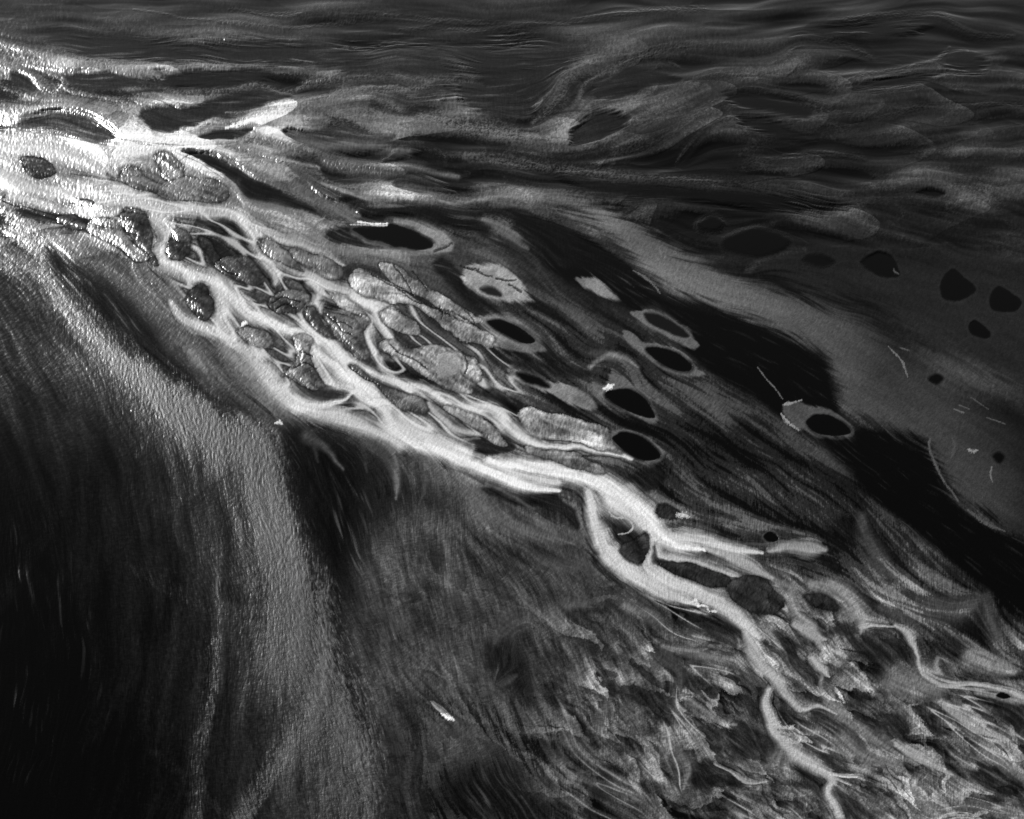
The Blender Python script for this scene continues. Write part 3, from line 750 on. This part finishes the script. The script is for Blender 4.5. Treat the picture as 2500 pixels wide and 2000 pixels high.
P += (P * .42 - P) * (1 - sst(-.42, -.12, L4 + .30 * L3 + .15 * GR)) * fz * .75
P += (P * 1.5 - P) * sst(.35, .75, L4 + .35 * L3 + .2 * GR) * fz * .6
# folds: broad relief following the flow
far = 1 - sst(420, 640, GY)
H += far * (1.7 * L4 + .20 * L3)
# scale-like silt tongues on the lower right flats
rs = np.random.default_rng(77)
def tongue(x, y, L, wd, val, m):
    j = int(np.clip((x - X0) / (X1 - X0) * (NX - 1), 0, NX - 1)); i = int(np.clip((y - Y0) / (Y1 - Y0) * (NY - 1), 0, NY - 1))
    dx, dy = VX[i, j], VY[i, j]
    if dx + dy * .6 < 0: dx, dy = -dx, -dy
    sl = box(np.array([[x, y]]), L * 1.4)
    qx = WBX[sl] - x; qy = WBY[sl] - y
    u = (qx * dx + qy * dy) / L; v = (-qx * dy + qy * dx) / wd
    v = v + .25 * L2[sl]
    prof = np.sqrt(np.clip(1 - v * v, 0, 1))
    front = sst(0, .035, prof * .5 + .25 - u + .06 * L1[sl]) 
    back = sst(-1.1, .5, u)
    f = front * back * sst(0, .8, prof) * m * np.clip(.85 + .3 * L2[sl] + .22 * LV[sl], 0, 1.1)
    P[sl] += (val - P[sl]) * f
    H[sl] += .25 * f
for k in range(260):
    x = rs.uniform(1150, 2250); y = rs.uniform(1080, 1830)
    if y < 1080 + (x - 1250) * .62 - 330 or x - 1150 < (1450 - y) * .35: continue
    dens = 1.0
    tongue(x, y, rs.uniform(12, 60) , rs.uniform(5, 17), rs.choice([.34, .40, .46, .15, .13, .18, .11]), rs.uniform(.35, .9))
lr = sst(0, 160, GY - 1130 - (1500 - GX) * .10) * sst(1180, 1420, GX) * sst(-60, 60, GY - (1080 + (GX - 1400) * .42))
pt_ = L4 * .5 + L3 * .9 + .55 * L2 + .25 * LV + .15 * GR
mz = sst(930, 1100, GX) * sst(540, 680, GY - (GX - 1100) * .3) * (1 - sst(60, 260, GY - (900 + (GX - 1200) * .55)))
P += (P * .50 - P) * mz * (1 - sst(-.55, -.25, pt_)) * .9
P += (P * 1.7 - P) * mz * sst(.25, .6, pt_) * .8
P += (P * .72 - P) * lr * (1 - sst(-.25, -.05, pt_)) * .8
P += (np.maximum(P, .36) - P) * lr * sst(.42, .56, pt_) * .7
pb = sst(1400, 1560, GY) * sst(820, 950, GX) * (1 - sst(1300, 1500, GX))
P += (P * .35 - P) * pb * (1 - sst(-.1, .1, pt_)) * .8
for k in range(160):
    x = rs.uniform(760, 1500); y = rs.uniform(1150, 1800)
    tongue(x, y, rs.uniform(20, 60), rs.uniform(8, 20), rs.choice([.28, .10, .24, .09]), rs.uniform(.15, .5))

lr2 = sst(0, 170, GY - 1120 - (1500 - GX) * .22) * sst(1000, 1450, GX) * sst(-70, 90, GY - (1090 + (GX - 1400) * .50))
u1, c1, b1 = scales(120, 40, R(37), 900, 110, 110, .5, 1); u2, c2_, b2 = scales(52, 17, R(41), 950, 60, 60, .55, 1)
sc_t = .06 + .34 * u1 ** 1.6 + .30 * (c1 - .5) + .18 * u2 ** 1.5 * (.4 + c2_) + .40 * sst(.55, .98, u1) * c1
sc_t = .98 * np.minimum(sc_t, .42 + .42 * (sc_t - .42)) * (1 + .14 * CK) * .98 * (.45 + .55 * sst(-.7, .7, PATCH + .6 * NB)) * 1.25 * (1 + .20 * L2 + .14 * L1 + .16 * LV + .12 * GR)
P += (sc_t * 1.1 - P) * lr2 * .85
H += lr2 * (.26 * u1 + .05 * u2)
TH = np.abs(norm(lic(fbm(GX / 30, GY / 19, 1341, 3, .5), 60, 2.0)))
THB = sst(.1, .8, norm(lic(fbm(GX / 60, GY / 50, 1441, 2), 30, 1.8)) + .3)
thr = (1 - sst(.015, .13, TH * (1 + .35 * L1))) * THB
P = np.maximum(P, P + (.68 - P) * thr * lr2)
P = np.maximum(P, P + (.40 - P) * (1 - sst(.0, .40, TH)) * THB * lr2 * .5)
H -= .2 * thr * lr2
md = sst(1080, 1250, GY) * sst(700, 900, GX) * (1 - lr2)
LW = norm(lic(fbm(GX / 6, GY / 12, 811, 2), 20, 1.6, HX, HY))
mw = sst(860, 980, GY) * sst(620, 760, GX) * (1 - sst(1150, 1400, GX)) * (1 - sst(1450, 1600, GY))
P *= 1 + mw * (.13 * LW + .08 * L2 + .10 * (u2 - .45))
H += mw * .06 * LW
P *= 1 + md * (.70 * (u1 - .45) * c1 + .12 * (u2 - .45))
H += md * (.08 * u1 + .02 * u2)

for l in lines(TROUGHS):
    t, (tone, soft), Q = parse(l)
    if t == 'I': tone *= .9; soft *= 1.4
    Q = spline(Q, True, 4); sl = box(Q, soft * 2 + 10)
    kk = 2.2 if t == 'I' else 1
    sd_ = poly_sd(Q, sl) + (.45 * L2[sl] + .25 * L1[sl] + (kk - 1) * .9 * L3[sl]) * soft * kk
    m = sst(-soft * .6, soft * .9, sd_) * (.8 if t == 'I' else 1)
    v = tone * (1 + .30 * L2[sl] + .2 * L1[sl] + .15 * LV[sl] + .15 * GR[sl])
    v = v + .08 * sst(.35, 1.2, L2[sl] + .3 * L1[sl]) * (1 + L3[sl])
    P[sl] += (v - P[sl]) * m * .92
    H[sl] = H[sl] * (1 - .85 * m) - .15 * m; CRK[sl] *= (1 - .6 * m)
for l in lines(SHELVES):
    t, (tone, soft, hh), Q = parse(l); Q0 = Q
    Q = spline(Q, True, 4); sl = box(Q, soft * 2 + 14)
    sd_ = poly_sd(Q, sl) + (.55 * L2[sl] + .3 * L1[sl]) * soft
    m = sst(-soft * .5, soft, sd_)
    v = tone * (1 + .08 * L3[sl] + .22 * NB[sl] * (tone > .45))
    v = v * (1 + .10 * GR[sl] + .08 * CK[sl] + .02 * L2[sl])
    if t == 'Z' and tone > .3:
        lowedge = spline(Q0[12:], n=4); dl, _, _, _ = seg_dist(lowedge, sl)
        v = v * 1.1 * (1 - .45 * sst(1300, 2000, GX[sl])) * (1 - .62 * sst(25, 230, dl))
    P[sl] += (v - P[sl]) * m * .95
    H[sl] += hh * m; CRK[sl] *= (1 - .5 * m)
for t, (tone, crisp), Q in streams:
    if t in 'ADE' and tone >= .55: Q[:, 2] *= 1.04; tone = min(.92, tone * {'A': 1.12, 'D': 1.28, 'E': 1.18}[t])  # delta streams paler: part of their sun glint is put into the tone
    if t in 'EH' and tone <= .46 and Q[:, 2].max() < 27: Q[:, 2] *= 1.9; tone *= .78
    if t == 'I': Q[:, 2] *= 1.3; tone = min(.82, tone * 1.06)
    if t in 'BC' and tone < .5: Q[:, 2] *= 1.55; tone *= .92
    Q = spline(Q, n=5); mw = Q[:, 2].max(); sl = box(Q, mw * 2.2 + 10)
    d, side, wd, ar = seg_dist(Q, sl)
    wd = np.maximum(wd, 1.2)
    q = d / wd
    if crisp: q = np.where(side * crisp > 0, q * 1.9, q * .8)
    if tone >= .7 and t in 'ADE': q = q * .92
    q = q * (1 + .22 * L2[sl] + .14 * L1[sl]) + .10 * L3[sl]
    m = (.52 * (1 - sst(.35, 1.45, q)) + .48 * (1 - sst(.12, .85, q))) if tone >= .55 else (1 - sst(.05, 1.45, q)) * (.9 + .12 * L2[sl])
    m = np.clip(m + .18 * (1 - sst(1.0, 2.2, q)) * np.clip(.4 + L2[sl], 0, 1.4), 0, 1)
    v = tone * (1 + .07 * L2[sl] + .05 * L3[sl] + (.05 if tone > .55 else .14) * CK[sl])
    mm = m
    if tone >= .55:
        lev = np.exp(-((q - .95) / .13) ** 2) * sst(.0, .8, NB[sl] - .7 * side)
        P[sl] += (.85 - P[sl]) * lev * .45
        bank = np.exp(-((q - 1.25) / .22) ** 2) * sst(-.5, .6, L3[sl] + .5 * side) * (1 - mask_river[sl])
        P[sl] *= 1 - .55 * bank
    if t in 'ABC' and tone < .5: mm = mm * (.30 + .70 * sst(-.9, .7, GR[sl] + .5 * L1[sl] + .4 * L3[sl]))
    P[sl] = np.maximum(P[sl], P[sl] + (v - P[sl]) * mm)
    H[sl] = H[sl] * (1 - .9 * mm * sst(500, 700, GY[sl])) + (-.1 + .45 * (1 - sst(300, 560, GY[sl]))) * m * m * mm
    if tone >= .5: mask_river[sl] = np.maximum(mask_river[sl], mm)
    CRK[sl] *= (1 - .7 * mm * (tone >= .5))

zp = spline(conv('K', [[-200, 250], [100, 230], [400, 300], [700, 400], [1000, 560], [1300, 640], [1650, 830], [1750, 1000], [1800, 1230], [1500, 1330], [1150, 1230], [820, 1150], [650, 1000], [430, 820], [250, 600], [60, 480], [-200, 420]]), True, 4)
sl = box(zp, 30)
zm = sst(-10, 25, poly_sd(zp, sl))
T2 = np.abs(norm(lic(fbm(GX / 30, GY / 22, 2341, 2, .55), 26, 1.8)))[sl]
qs = T2 * (1 + .2 * L1[sl] + .15 * GR[sl])
P[sl] *= 1 - zm * .46 * sst(.28, .85, T2) * (1 - .75 * mask_river[sl])
P[sl] += (.88 - P[sl]) * zm * (1 - sst(.03, .20, qs)) * .72
P[sl] *= 1 - .45 * zm * (1 - .7 * mask_river[sl]) * np.exp(-((qs - .28) / .05) ** 2)
TM = np.zeros_like(P)
nid = 0; things = []
for l, lab in zip(lines(BARS), BAR_LABELS):
    t, (tone, hh), Q = parse(l)
    if t == 'A': tone *= .68
    Q = spline(Q, True, 5); sl = box(Q, 16)
    s = poly_sd(Q, sl) + 1.0 * GR[sl] + .9 * L1[sl] + 1.8 * L3[sl] + 2.6 * NB[sl] + 1.2
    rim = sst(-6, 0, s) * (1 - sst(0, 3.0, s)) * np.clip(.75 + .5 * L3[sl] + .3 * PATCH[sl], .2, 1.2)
    ins = sst(-.8, .8, s)
    TM[sl] = np.maximum(TM[sl], sst(-8, -4, s))
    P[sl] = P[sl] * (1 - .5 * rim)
    v = tone * 1.22 * np.clip(1 + .36 * NB[sl], .35, 1.6) * (1 + .18 * CK[sl]) * (1 + .14 * L2[sl] + .14 * CR[sl] + .30 * L3[sl] + .12 * LS[sl])
    v = v * (1 - .25 * (1 - sst(1, 5, s)))
    P[sl] += (v - P[sl]) * ins
    H[sl] += hh * .16 * sst(-1, 7, s) * (1 + .25 * L3[sl]) + hh * .95 * sst(0, 26, s) * (1 + .5 * L3[sl]) + ins * (.06 * L2[sl] + .06 * LS[sl] + .12 * NB[sl])
    CRK[sl] += (.5 - CRK[sl]) * ins
    nid += 1; ID[sl] = np.where(s > 0, nid, ID[sl]); mask_river[sl] *= (1 - sst(-2, 0, s))
    things.append(('sand_bar', 'sand bar', lab, 'sand bars of the river delta'))
# the white dome of the broad bar
Q = spline(conv('E', [[680, 600], [730, 570], [790, 585], [815, 640], [790, 690], [720, 700], [685, 660]]), True, 5); sl = box(Q, 12)
s = poly_sd(Q, sl); m = sst(-4, 5, s); paint(P, sl, m, .60 * (1 + .12 * GR[sl] + .12 * L3[sl])); CRK[sl] *= 1 - .7 * m; H[sl] += .5 * m
# cracks
for s_ in ('E | 340,150 420,195 500,240 560,290 640,320 700,335 760,350 860,395', 'E | 700,320 706,350 700,380', 'E | 830,590 845,630 830,680',
           'E | 440,520 480,570 560,600 640,650', 'E | 460,110 520,180 560,260', 'D | 1570,560 1640,580', 'D | 1540,640 1600,620 1660,650', 'E | 220,640 300,700 380,740',
           'E | 830,340 860,370 880,400', 'E | 560,140 600,180 640,240', 'E | 830,112 900,138 940,160 985,172', 'E | 800,100 850,118 905,128', 'E | 1060,205 1100,228 1130,245', 'E | 1000,178 1050,186 1095,184',
           'E | 1100,430 1160,470', 'B | 660,1325 710,1305 755,1280', 'A | 1160,1390 1200,1440 1260,1460', 'D | 1430,300 1480,270 1530,290 1580,300', 'D | 1450,330 1500,310 1560,330', 'D | 1720,360 1760,400 1800,410 1860,440', 'D | 1760,380 1800,450 1850,470'):
    t, _, Q = parse(s_); Q = spline(Q, n=5); sl = box(Q, 8)
    d, _, _, _ = seg_dist(Q, sl); m = 1 - sst(.6, 3.2, d + 1.2 * GR[sl]); paint(P, sl, m * .65, .06); H[sl] -= .3 * m; TM[sl] = np.maximum(TM[sl], m)

POOLM = np.zeros_like(P)
for l, lab in zip(lines(POOLS), POOL_LABELS):
    t, (soft, rt, rw), Q = parse(l)
    Q = spline(Q, True, 6); sl = box(Q, rw * 4 + 14)
    s = poly_sd(Q, sl, soft > 2.2) + .5 * GR[sl] * (1 + .2 * soft)
    rwv = rw * (1 + .35 * L3[sl] + .3 * np.clip(PATCH[sl], -1, 1))
    rim = np.clip((1 - sst(0, 1, np.abs(s + rw * .5) / np.maximum(rwv, 2))) + .35 * (1 - sst(0, 3.2, np.abs(s + rw * .5) / np.maximum(rwv, 2))) * (.6 + .6 * L2[sl]), 0, 1)
    P[sl] = np.maximum(P[sl], P[sl] + (rt * (1 + .14 * L2[sl] + .25 * L3[sl] + .08 * GR[sl]) - P[sl]) * rim * (.85 if rt > .2 else 0) * (.5 + .5 * sst(-.5, .4, NB[sl] + .3 * L3[sl])))
    m = sst(-soft, soft * .8, s)
    P[sl] *= 1 - .8 * sst(-3 * soft - 2, 0, s) * sst(-.6, .8, L3[sl] + NB[sl] * .5) * (soft < 3)
    dark = .018 if t in 'BCF' or soft < 3 else .05
    if rt == .60: dark = .14
    if lab.startswith('dark grey'): dark = .11
    P[sl] += (dark - P[sl]) * m
    H[sl] = H[sl] * (1 - m) + m * (-.06) + (.10 * rim * (1 - m) if rt > .2 else 0)
    CRK[sl] *= 1 - m; POOLM[sl] = np.maximum(POOLM[sl], m); TM[sl] = np.maximum(TM[sl], sst(-12, -5, s) * (1 - sst(2, 5, s)))
    nid += 1; ID[sl] = np.where(m > .5, nid, ID[sl]); mask_river[sl] *= 1 - m
    things.append(('tidal_pool', 'pool', lab, 'dark still pools on the flats'))
FOAMM = np.zeros_like(P)
for l, lab in zip(lines(FOAM), FOAM_LABELS):
    t, (tone,), Q = parse(l)
    if t in 'FC': tone *= .8
    Q = spline(Q, n=6); sl = box(Q, Q[:, 2].max() * 2 + 6)
    d, side, wd, ar = seg_dist(Q, sl, False)
    q = d / np.maximum(wd * 1.15, 1.1) + .55 * GR[sl] + .3 * L1[sl] + .45 * LV[sl]
    m = 1 - sst(.55, 1.15, q)
    P[sl] = np.maximum(P[sl], P[sl] + (tone - P[sl]) * m)
    FOAMM[sl] = np.maximum(FOAMM[sl], m); H[sl] += .15 * m
    nid += 1; ID[sl] = np.where(m > .3, nid, ID[sl])
    things.append(('foam_streak', 'foam', lab, 'patches and streaks of foam'))

# ------------------------------------------------------------------ wave-ruffled water (roughness, plus glint painted into the tone), smooth elsewhere
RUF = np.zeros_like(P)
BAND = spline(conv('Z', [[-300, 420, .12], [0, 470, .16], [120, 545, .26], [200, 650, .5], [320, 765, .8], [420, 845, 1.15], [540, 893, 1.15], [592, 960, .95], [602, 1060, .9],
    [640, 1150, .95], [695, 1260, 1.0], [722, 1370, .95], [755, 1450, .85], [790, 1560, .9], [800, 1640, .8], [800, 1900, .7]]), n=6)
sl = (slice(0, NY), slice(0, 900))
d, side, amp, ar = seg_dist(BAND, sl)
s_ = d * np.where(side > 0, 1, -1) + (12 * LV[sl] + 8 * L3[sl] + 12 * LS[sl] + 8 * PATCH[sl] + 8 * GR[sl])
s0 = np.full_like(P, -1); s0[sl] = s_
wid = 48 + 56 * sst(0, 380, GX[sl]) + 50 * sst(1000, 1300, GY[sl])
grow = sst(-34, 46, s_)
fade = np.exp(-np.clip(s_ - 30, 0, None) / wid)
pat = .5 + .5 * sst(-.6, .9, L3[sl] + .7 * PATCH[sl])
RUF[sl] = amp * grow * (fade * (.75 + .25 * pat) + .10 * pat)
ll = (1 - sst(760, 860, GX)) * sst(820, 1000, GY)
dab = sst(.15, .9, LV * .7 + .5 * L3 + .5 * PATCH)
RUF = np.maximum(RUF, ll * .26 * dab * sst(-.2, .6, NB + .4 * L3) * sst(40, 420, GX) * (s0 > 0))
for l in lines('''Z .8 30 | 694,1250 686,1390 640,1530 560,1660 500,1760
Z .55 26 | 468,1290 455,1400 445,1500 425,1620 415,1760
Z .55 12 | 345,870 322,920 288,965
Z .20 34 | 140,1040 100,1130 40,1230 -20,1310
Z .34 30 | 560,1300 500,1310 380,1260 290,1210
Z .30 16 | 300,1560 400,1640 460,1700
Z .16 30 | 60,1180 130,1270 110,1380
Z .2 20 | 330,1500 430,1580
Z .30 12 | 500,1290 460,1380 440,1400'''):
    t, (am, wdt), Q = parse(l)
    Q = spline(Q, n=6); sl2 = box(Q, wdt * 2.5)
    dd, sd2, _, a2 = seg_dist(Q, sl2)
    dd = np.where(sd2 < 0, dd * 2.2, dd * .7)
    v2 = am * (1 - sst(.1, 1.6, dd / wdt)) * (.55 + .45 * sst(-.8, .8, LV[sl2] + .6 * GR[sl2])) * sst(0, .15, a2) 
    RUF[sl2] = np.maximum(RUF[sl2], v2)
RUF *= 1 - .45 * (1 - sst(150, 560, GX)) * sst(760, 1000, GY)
SPARK = np.zeros_like(P)
SPARK[sl] = np.exp(-np.clip(-s_, 0, None) / 70) * (s_ < 30)
SPARK = np.maximum(SPARK, (s0 < 10) * (1 - sst(500, 1000, GX)) * sst(330, 470, GY) * (1 - sst(800, 950, GY)) * .9)
SP = (WN > .988) * (rng.random(WN.shape) < .7 * SPARK)

P = P + RUF * (.05 + .17 * sst(850, 1300, GY)) * np.clip(.55 + .5 * LS + .3 * L3, 0, 1.5)  # sun glint of the ruffled band painted into the base tone
P *= 1 - .30 * sst(1150, 1500, GX) * (1 - sst(480, 620, GY)) - .15 * sst(1150, 1500, GX) * (1 - sst(250, 420, GY))
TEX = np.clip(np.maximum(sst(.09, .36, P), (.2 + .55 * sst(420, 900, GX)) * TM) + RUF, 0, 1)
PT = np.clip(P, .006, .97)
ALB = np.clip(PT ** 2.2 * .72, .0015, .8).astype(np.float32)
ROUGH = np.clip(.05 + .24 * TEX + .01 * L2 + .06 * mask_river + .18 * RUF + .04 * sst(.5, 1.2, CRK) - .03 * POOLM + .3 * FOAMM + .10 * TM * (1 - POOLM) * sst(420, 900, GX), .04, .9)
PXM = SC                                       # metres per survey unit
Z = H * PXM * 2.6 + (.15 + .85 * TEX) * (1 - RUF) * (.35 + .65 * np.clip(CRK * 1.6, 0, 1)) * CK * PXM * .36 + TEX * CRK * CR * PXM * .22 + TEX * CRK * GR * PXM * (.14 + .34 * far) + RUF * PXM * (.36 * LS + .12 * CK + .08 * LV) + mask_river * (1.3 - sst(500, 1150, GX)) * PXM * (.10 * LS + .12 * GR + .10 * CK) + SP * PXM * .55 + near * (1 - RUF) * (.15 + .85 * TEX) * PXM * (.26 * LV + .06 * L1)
Z = Z.astype(np.float32)
edge = np.minimum(np.minimum(sst(X0, X0 + 60, GX), 1 - sst(X1 - 60, X1, GX)), np.minimum(sst(Y0, Y0 + 30, GY), 1 - sst(Y1 - 60, Y1, GY)))
Z *= edge

# ------------------------------------------------------------------ material
def surface_material(name, spec=.13, bump=.3, ior=1.34):
    m = bpy.data.materials.new(name); m.use_nodes = True
    n = m.node_tree.nodes; k = m.node_tree.links
    b = n['Principled BSDF']
    a1 = n.new('ShaderNodeAttribute'); a1.attribute_name = 'silt'  # base colour: silt tone with band glint and fold shading painted in
    a2 = n.new('ShaderNodeAttribute'); a2.attribute_name = 'chop'
    a3 = n.new('ShaderNodeAttribute'); a3.attribute_name = 'grain'
    tc = n.new('ShaderNodeTexCoord')
    mp = n.new('ShaderNodeMapping'); mp.inputs['Scale'].default_value = (1, 1, 1)
    k.new(tc.outputs['Object'], mp.inputs[0])
    nz = n.new('ShaderNodeTexNoise'); nz.inputs['Scale'].default_value = 2.2; nz.inputs['Detail'].default_value = 4; nz.inputs['Roughness'].default_value = .7
    k.new(mp.outputs[0], nz.inputs['Vector'])
    mr = n.new('ShaderNodeMapRange'); mr.inputs['From Min'].default_value = .3; mr.inputs['From Max'].default_value = .7
    mr.inputs['To Min'].default_value = .72; mr.inputs['To Max'].default_value = 1.28; mr.clamp = False
    k.new(nz.outputs['Fac'], mr.inputs['Value'])
    mu = n.new('ShaderNodeMath'); mu.operation = 'MULTIPLY'
    k.new(a1.outputs['Fac'], mu.inputs[0]); k.new(mr.outputs[0], mu.inputs[1])
    k.new(mu.outputs[0], b.inputs['Base Color'])
    k.new(a2.outputs['Fac'], b.inputs['Roughness'])
    b.inputs['IOR'].default_value = ior
    b.inputs['Specular IOR Level'].default_value = spec
    bp = n.new('ShaderNodeBump'); bp.inputs['Distance'].default_value = .25
    ms = n.new('ShaderNodeMath'); ms.operation = 'MULTIPLY'; ms.inputs[1].default_value = bump
    k.new(a3.outputs['Fac'], ms.inputs[0]); k.new(ms.outputs[0], bp.inputs['Strength'])
    k.new(nz.outputs['Fac'], bp.inputs['Height']); k.new(bp.outputs[0], b.inputs['Normal'])
    return m
M_flat = surface_material('wet_flats', bump=.35)
M_river = surface_material('silt_water', bump=.2)
M_bar = surface_material('wet_sand', bump=.4)
M_pool = surface_material('still_water', bump=.02)
M_foam = surface_material('foam', bump=.6)

GRN = np.clip(.25 + .75 * CRK + .9 * RUF, 0, 1.6) * (1 - .95 * POOLM) * (.04 + .96 * TEX)

# ------------------------------------------------------------------ split the surveyed surface into its objects
LAG = sst(0, 1, mask_river)
fid = ID[:-1, :-1].copy()
rv = (mask_river[:-1, :-1] > .42)
seaP = spline(parse('Z | -400,440 0,440 100,520 210,640 330,760 480,860 600,890 680,910 760,1000 720,1200 740,1400 800,1560 830,1725 850,2100 -400,2100')[2], True, 4)
sea = np.zeros(P.shape, bool); sl = box(seaP, 0); sea[sl] = poly_sd(seaP, sl) > 0
lagP = spline(parse(lines(TROUGHS)[0])[2], True, 4)
lag = np.zeros(P.shape, bool); sl = box(lagP, 0); lag[sl] = poly_sd(lagP, sl) > 0
RIVER, SEA, LAGOON = 1001, 1002, 1003
fid = np.where((fid == 0) & rv, RIVER, fid)
fid = np.where((fid == 0) & sea[:-1, :-1], SEA, fid)
fid = np.where((fid == 0) & lag[:-1, :-1], LAGOON, fid)
VIDX = np.arange(NX * NY).reshape(NY, NX)
CO = np.stack([WX.ravel(), WY.ravel(), Z.ravel()], 1).astype(np.float32)
def make(name, fmask, mat):
    ii, jj = np.nonzero(fmask)
    if len(ii) == 0: return None
    q = np.stack([VIDX[ii + 1, jj], VIDX[ii + 1, jj + 1], VIDX[ii, jj + 1], VIDX[ii, jj]], 1)
    u, inv = np.unique(q.ravel(), return_inverse=True)
    me = bpy.data.meshes.new(name)
    co = CO[u]
    cen = co.mean(0); cen[2] = 0
    me.vertices.add(len(u)); me.vertices.foreach_set('co', (co - cen).ravel())
    nf = len(ii)
    me.loops.add(nf * 4); me.loops.foreach_set('vertex_index', inv.astype(np.int32).ravel())
    me.polygons.add(nf); me.polygons.foreach_set('loop_start', np.arange(0, nf * 4, 4, dtype=np.int32))
    me.polygons.foreach_set('loop_total', np.full(nf, 4, np.int32))
    me.polygons.foreach_set('use_smooth', np.ones(nf, bool))
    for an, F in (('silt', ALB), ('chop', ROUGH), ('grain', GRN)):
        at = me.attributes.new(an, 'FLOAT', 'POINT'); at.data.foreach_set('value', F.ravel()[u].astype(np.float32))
    me.update(calc_edges=True); me.materials.append(mat)
    o = bpy.data.objects.new(name, me); o.location = [float(c) for c in cen]
    S.collection.objects.link(o)
    return o
for name, f, mat in (('tidal_flat', fid == 0, M_flat), ('river', fid == RIVER, M_river), ('sea', fid == SEA, M_flat), ('lagoon', fid == LAGOON, M_flat)):
    o = make(name, f, mat); o['kind'] = 'structure'
for k, (nm, cat, lab, grp) in enumerate(things):
    o = make(nm, fid == k + 1, {'sand_bar': M_bar, 'tidal_pool': M_pool, 'foam_streak': M_foam}[nm])
    if o: o['label'] = lab; o['category'] = cat; o['group'] = grp

# open water beyond the surveyed flats, to the horizon
def apron():
    me = bpy.data.meshes.new('open_water'); vs = []; fs = []; al = []
    top = [(GX[0, j], GY[0, j]) for j in range(0, NX, 12)] + [(GX[0, -1], GY[0, -1])]
    def w3(px, py): a, b = ground(float(px), float(py)); return (a, b, 0.0)
    ring = [w3(x, y) for x, y in top]
    rt = [w3(GX[i, -1], GY[i, -1]) for i in range(0, NY, 12)] + [w3(GX[-1, -1], GY[-1, -1])]
    bt = [w3(GX[-1, j], GY[-1, j]) for j in range(NX - 1, -1, -12)]
    if bt[-1] != w3(GX[-1, 0], GY[-1, 0]): bt.append(w3(GX[-1, 0], GY[-1, 0]))
    lf = [w3(GX[i, 0], GY[i, 0]) for i in range(NY - 1, 0, -12)]
    loop = ring + rt[1:] + bt[1:] + lf[1:]
    n = len(loop); c = (0.0, 480.0)
    for s, kk in ((1.0, 0), (1.15, 1), (1.6, 2), (4, 3), (60, 4)):
        for x, y, z in loop: vs.append((c[0] + (x - c[0]) * s, c[1] + (y - c[1]) * s, 0))
    for r in range(4):
        for i in range(n):
            j = (i + 1) % n; fs.append((r * n + i, (r + 1) * n + i, (r + 1) * n + j, r * n + j))
    me.from_pydata(vs, [], fs); me.update()
    at = me.attributes.new('silt', 'FLOAT', 'POINT')
    vals = np.full(len(vs), .022, np.float32); at.data.foreach_set('value', vals)
    at = me.attributes.new('chop', 'FLOAT', 'POINT'); at.data.foreach_set('value', np.full(len(vs), .35, np.float32))
    at = me.attributes.new('grain', 'FLOAT', 'POINT'); at.data.foreach_set('value', np.full(len(vs), .4, np.float32))
    me.materials.append(M_flat)
    o = bpy.data.objects.new('open_water', me); S.collection.objects.link(o); o['kind'] = 'structure'
apron()
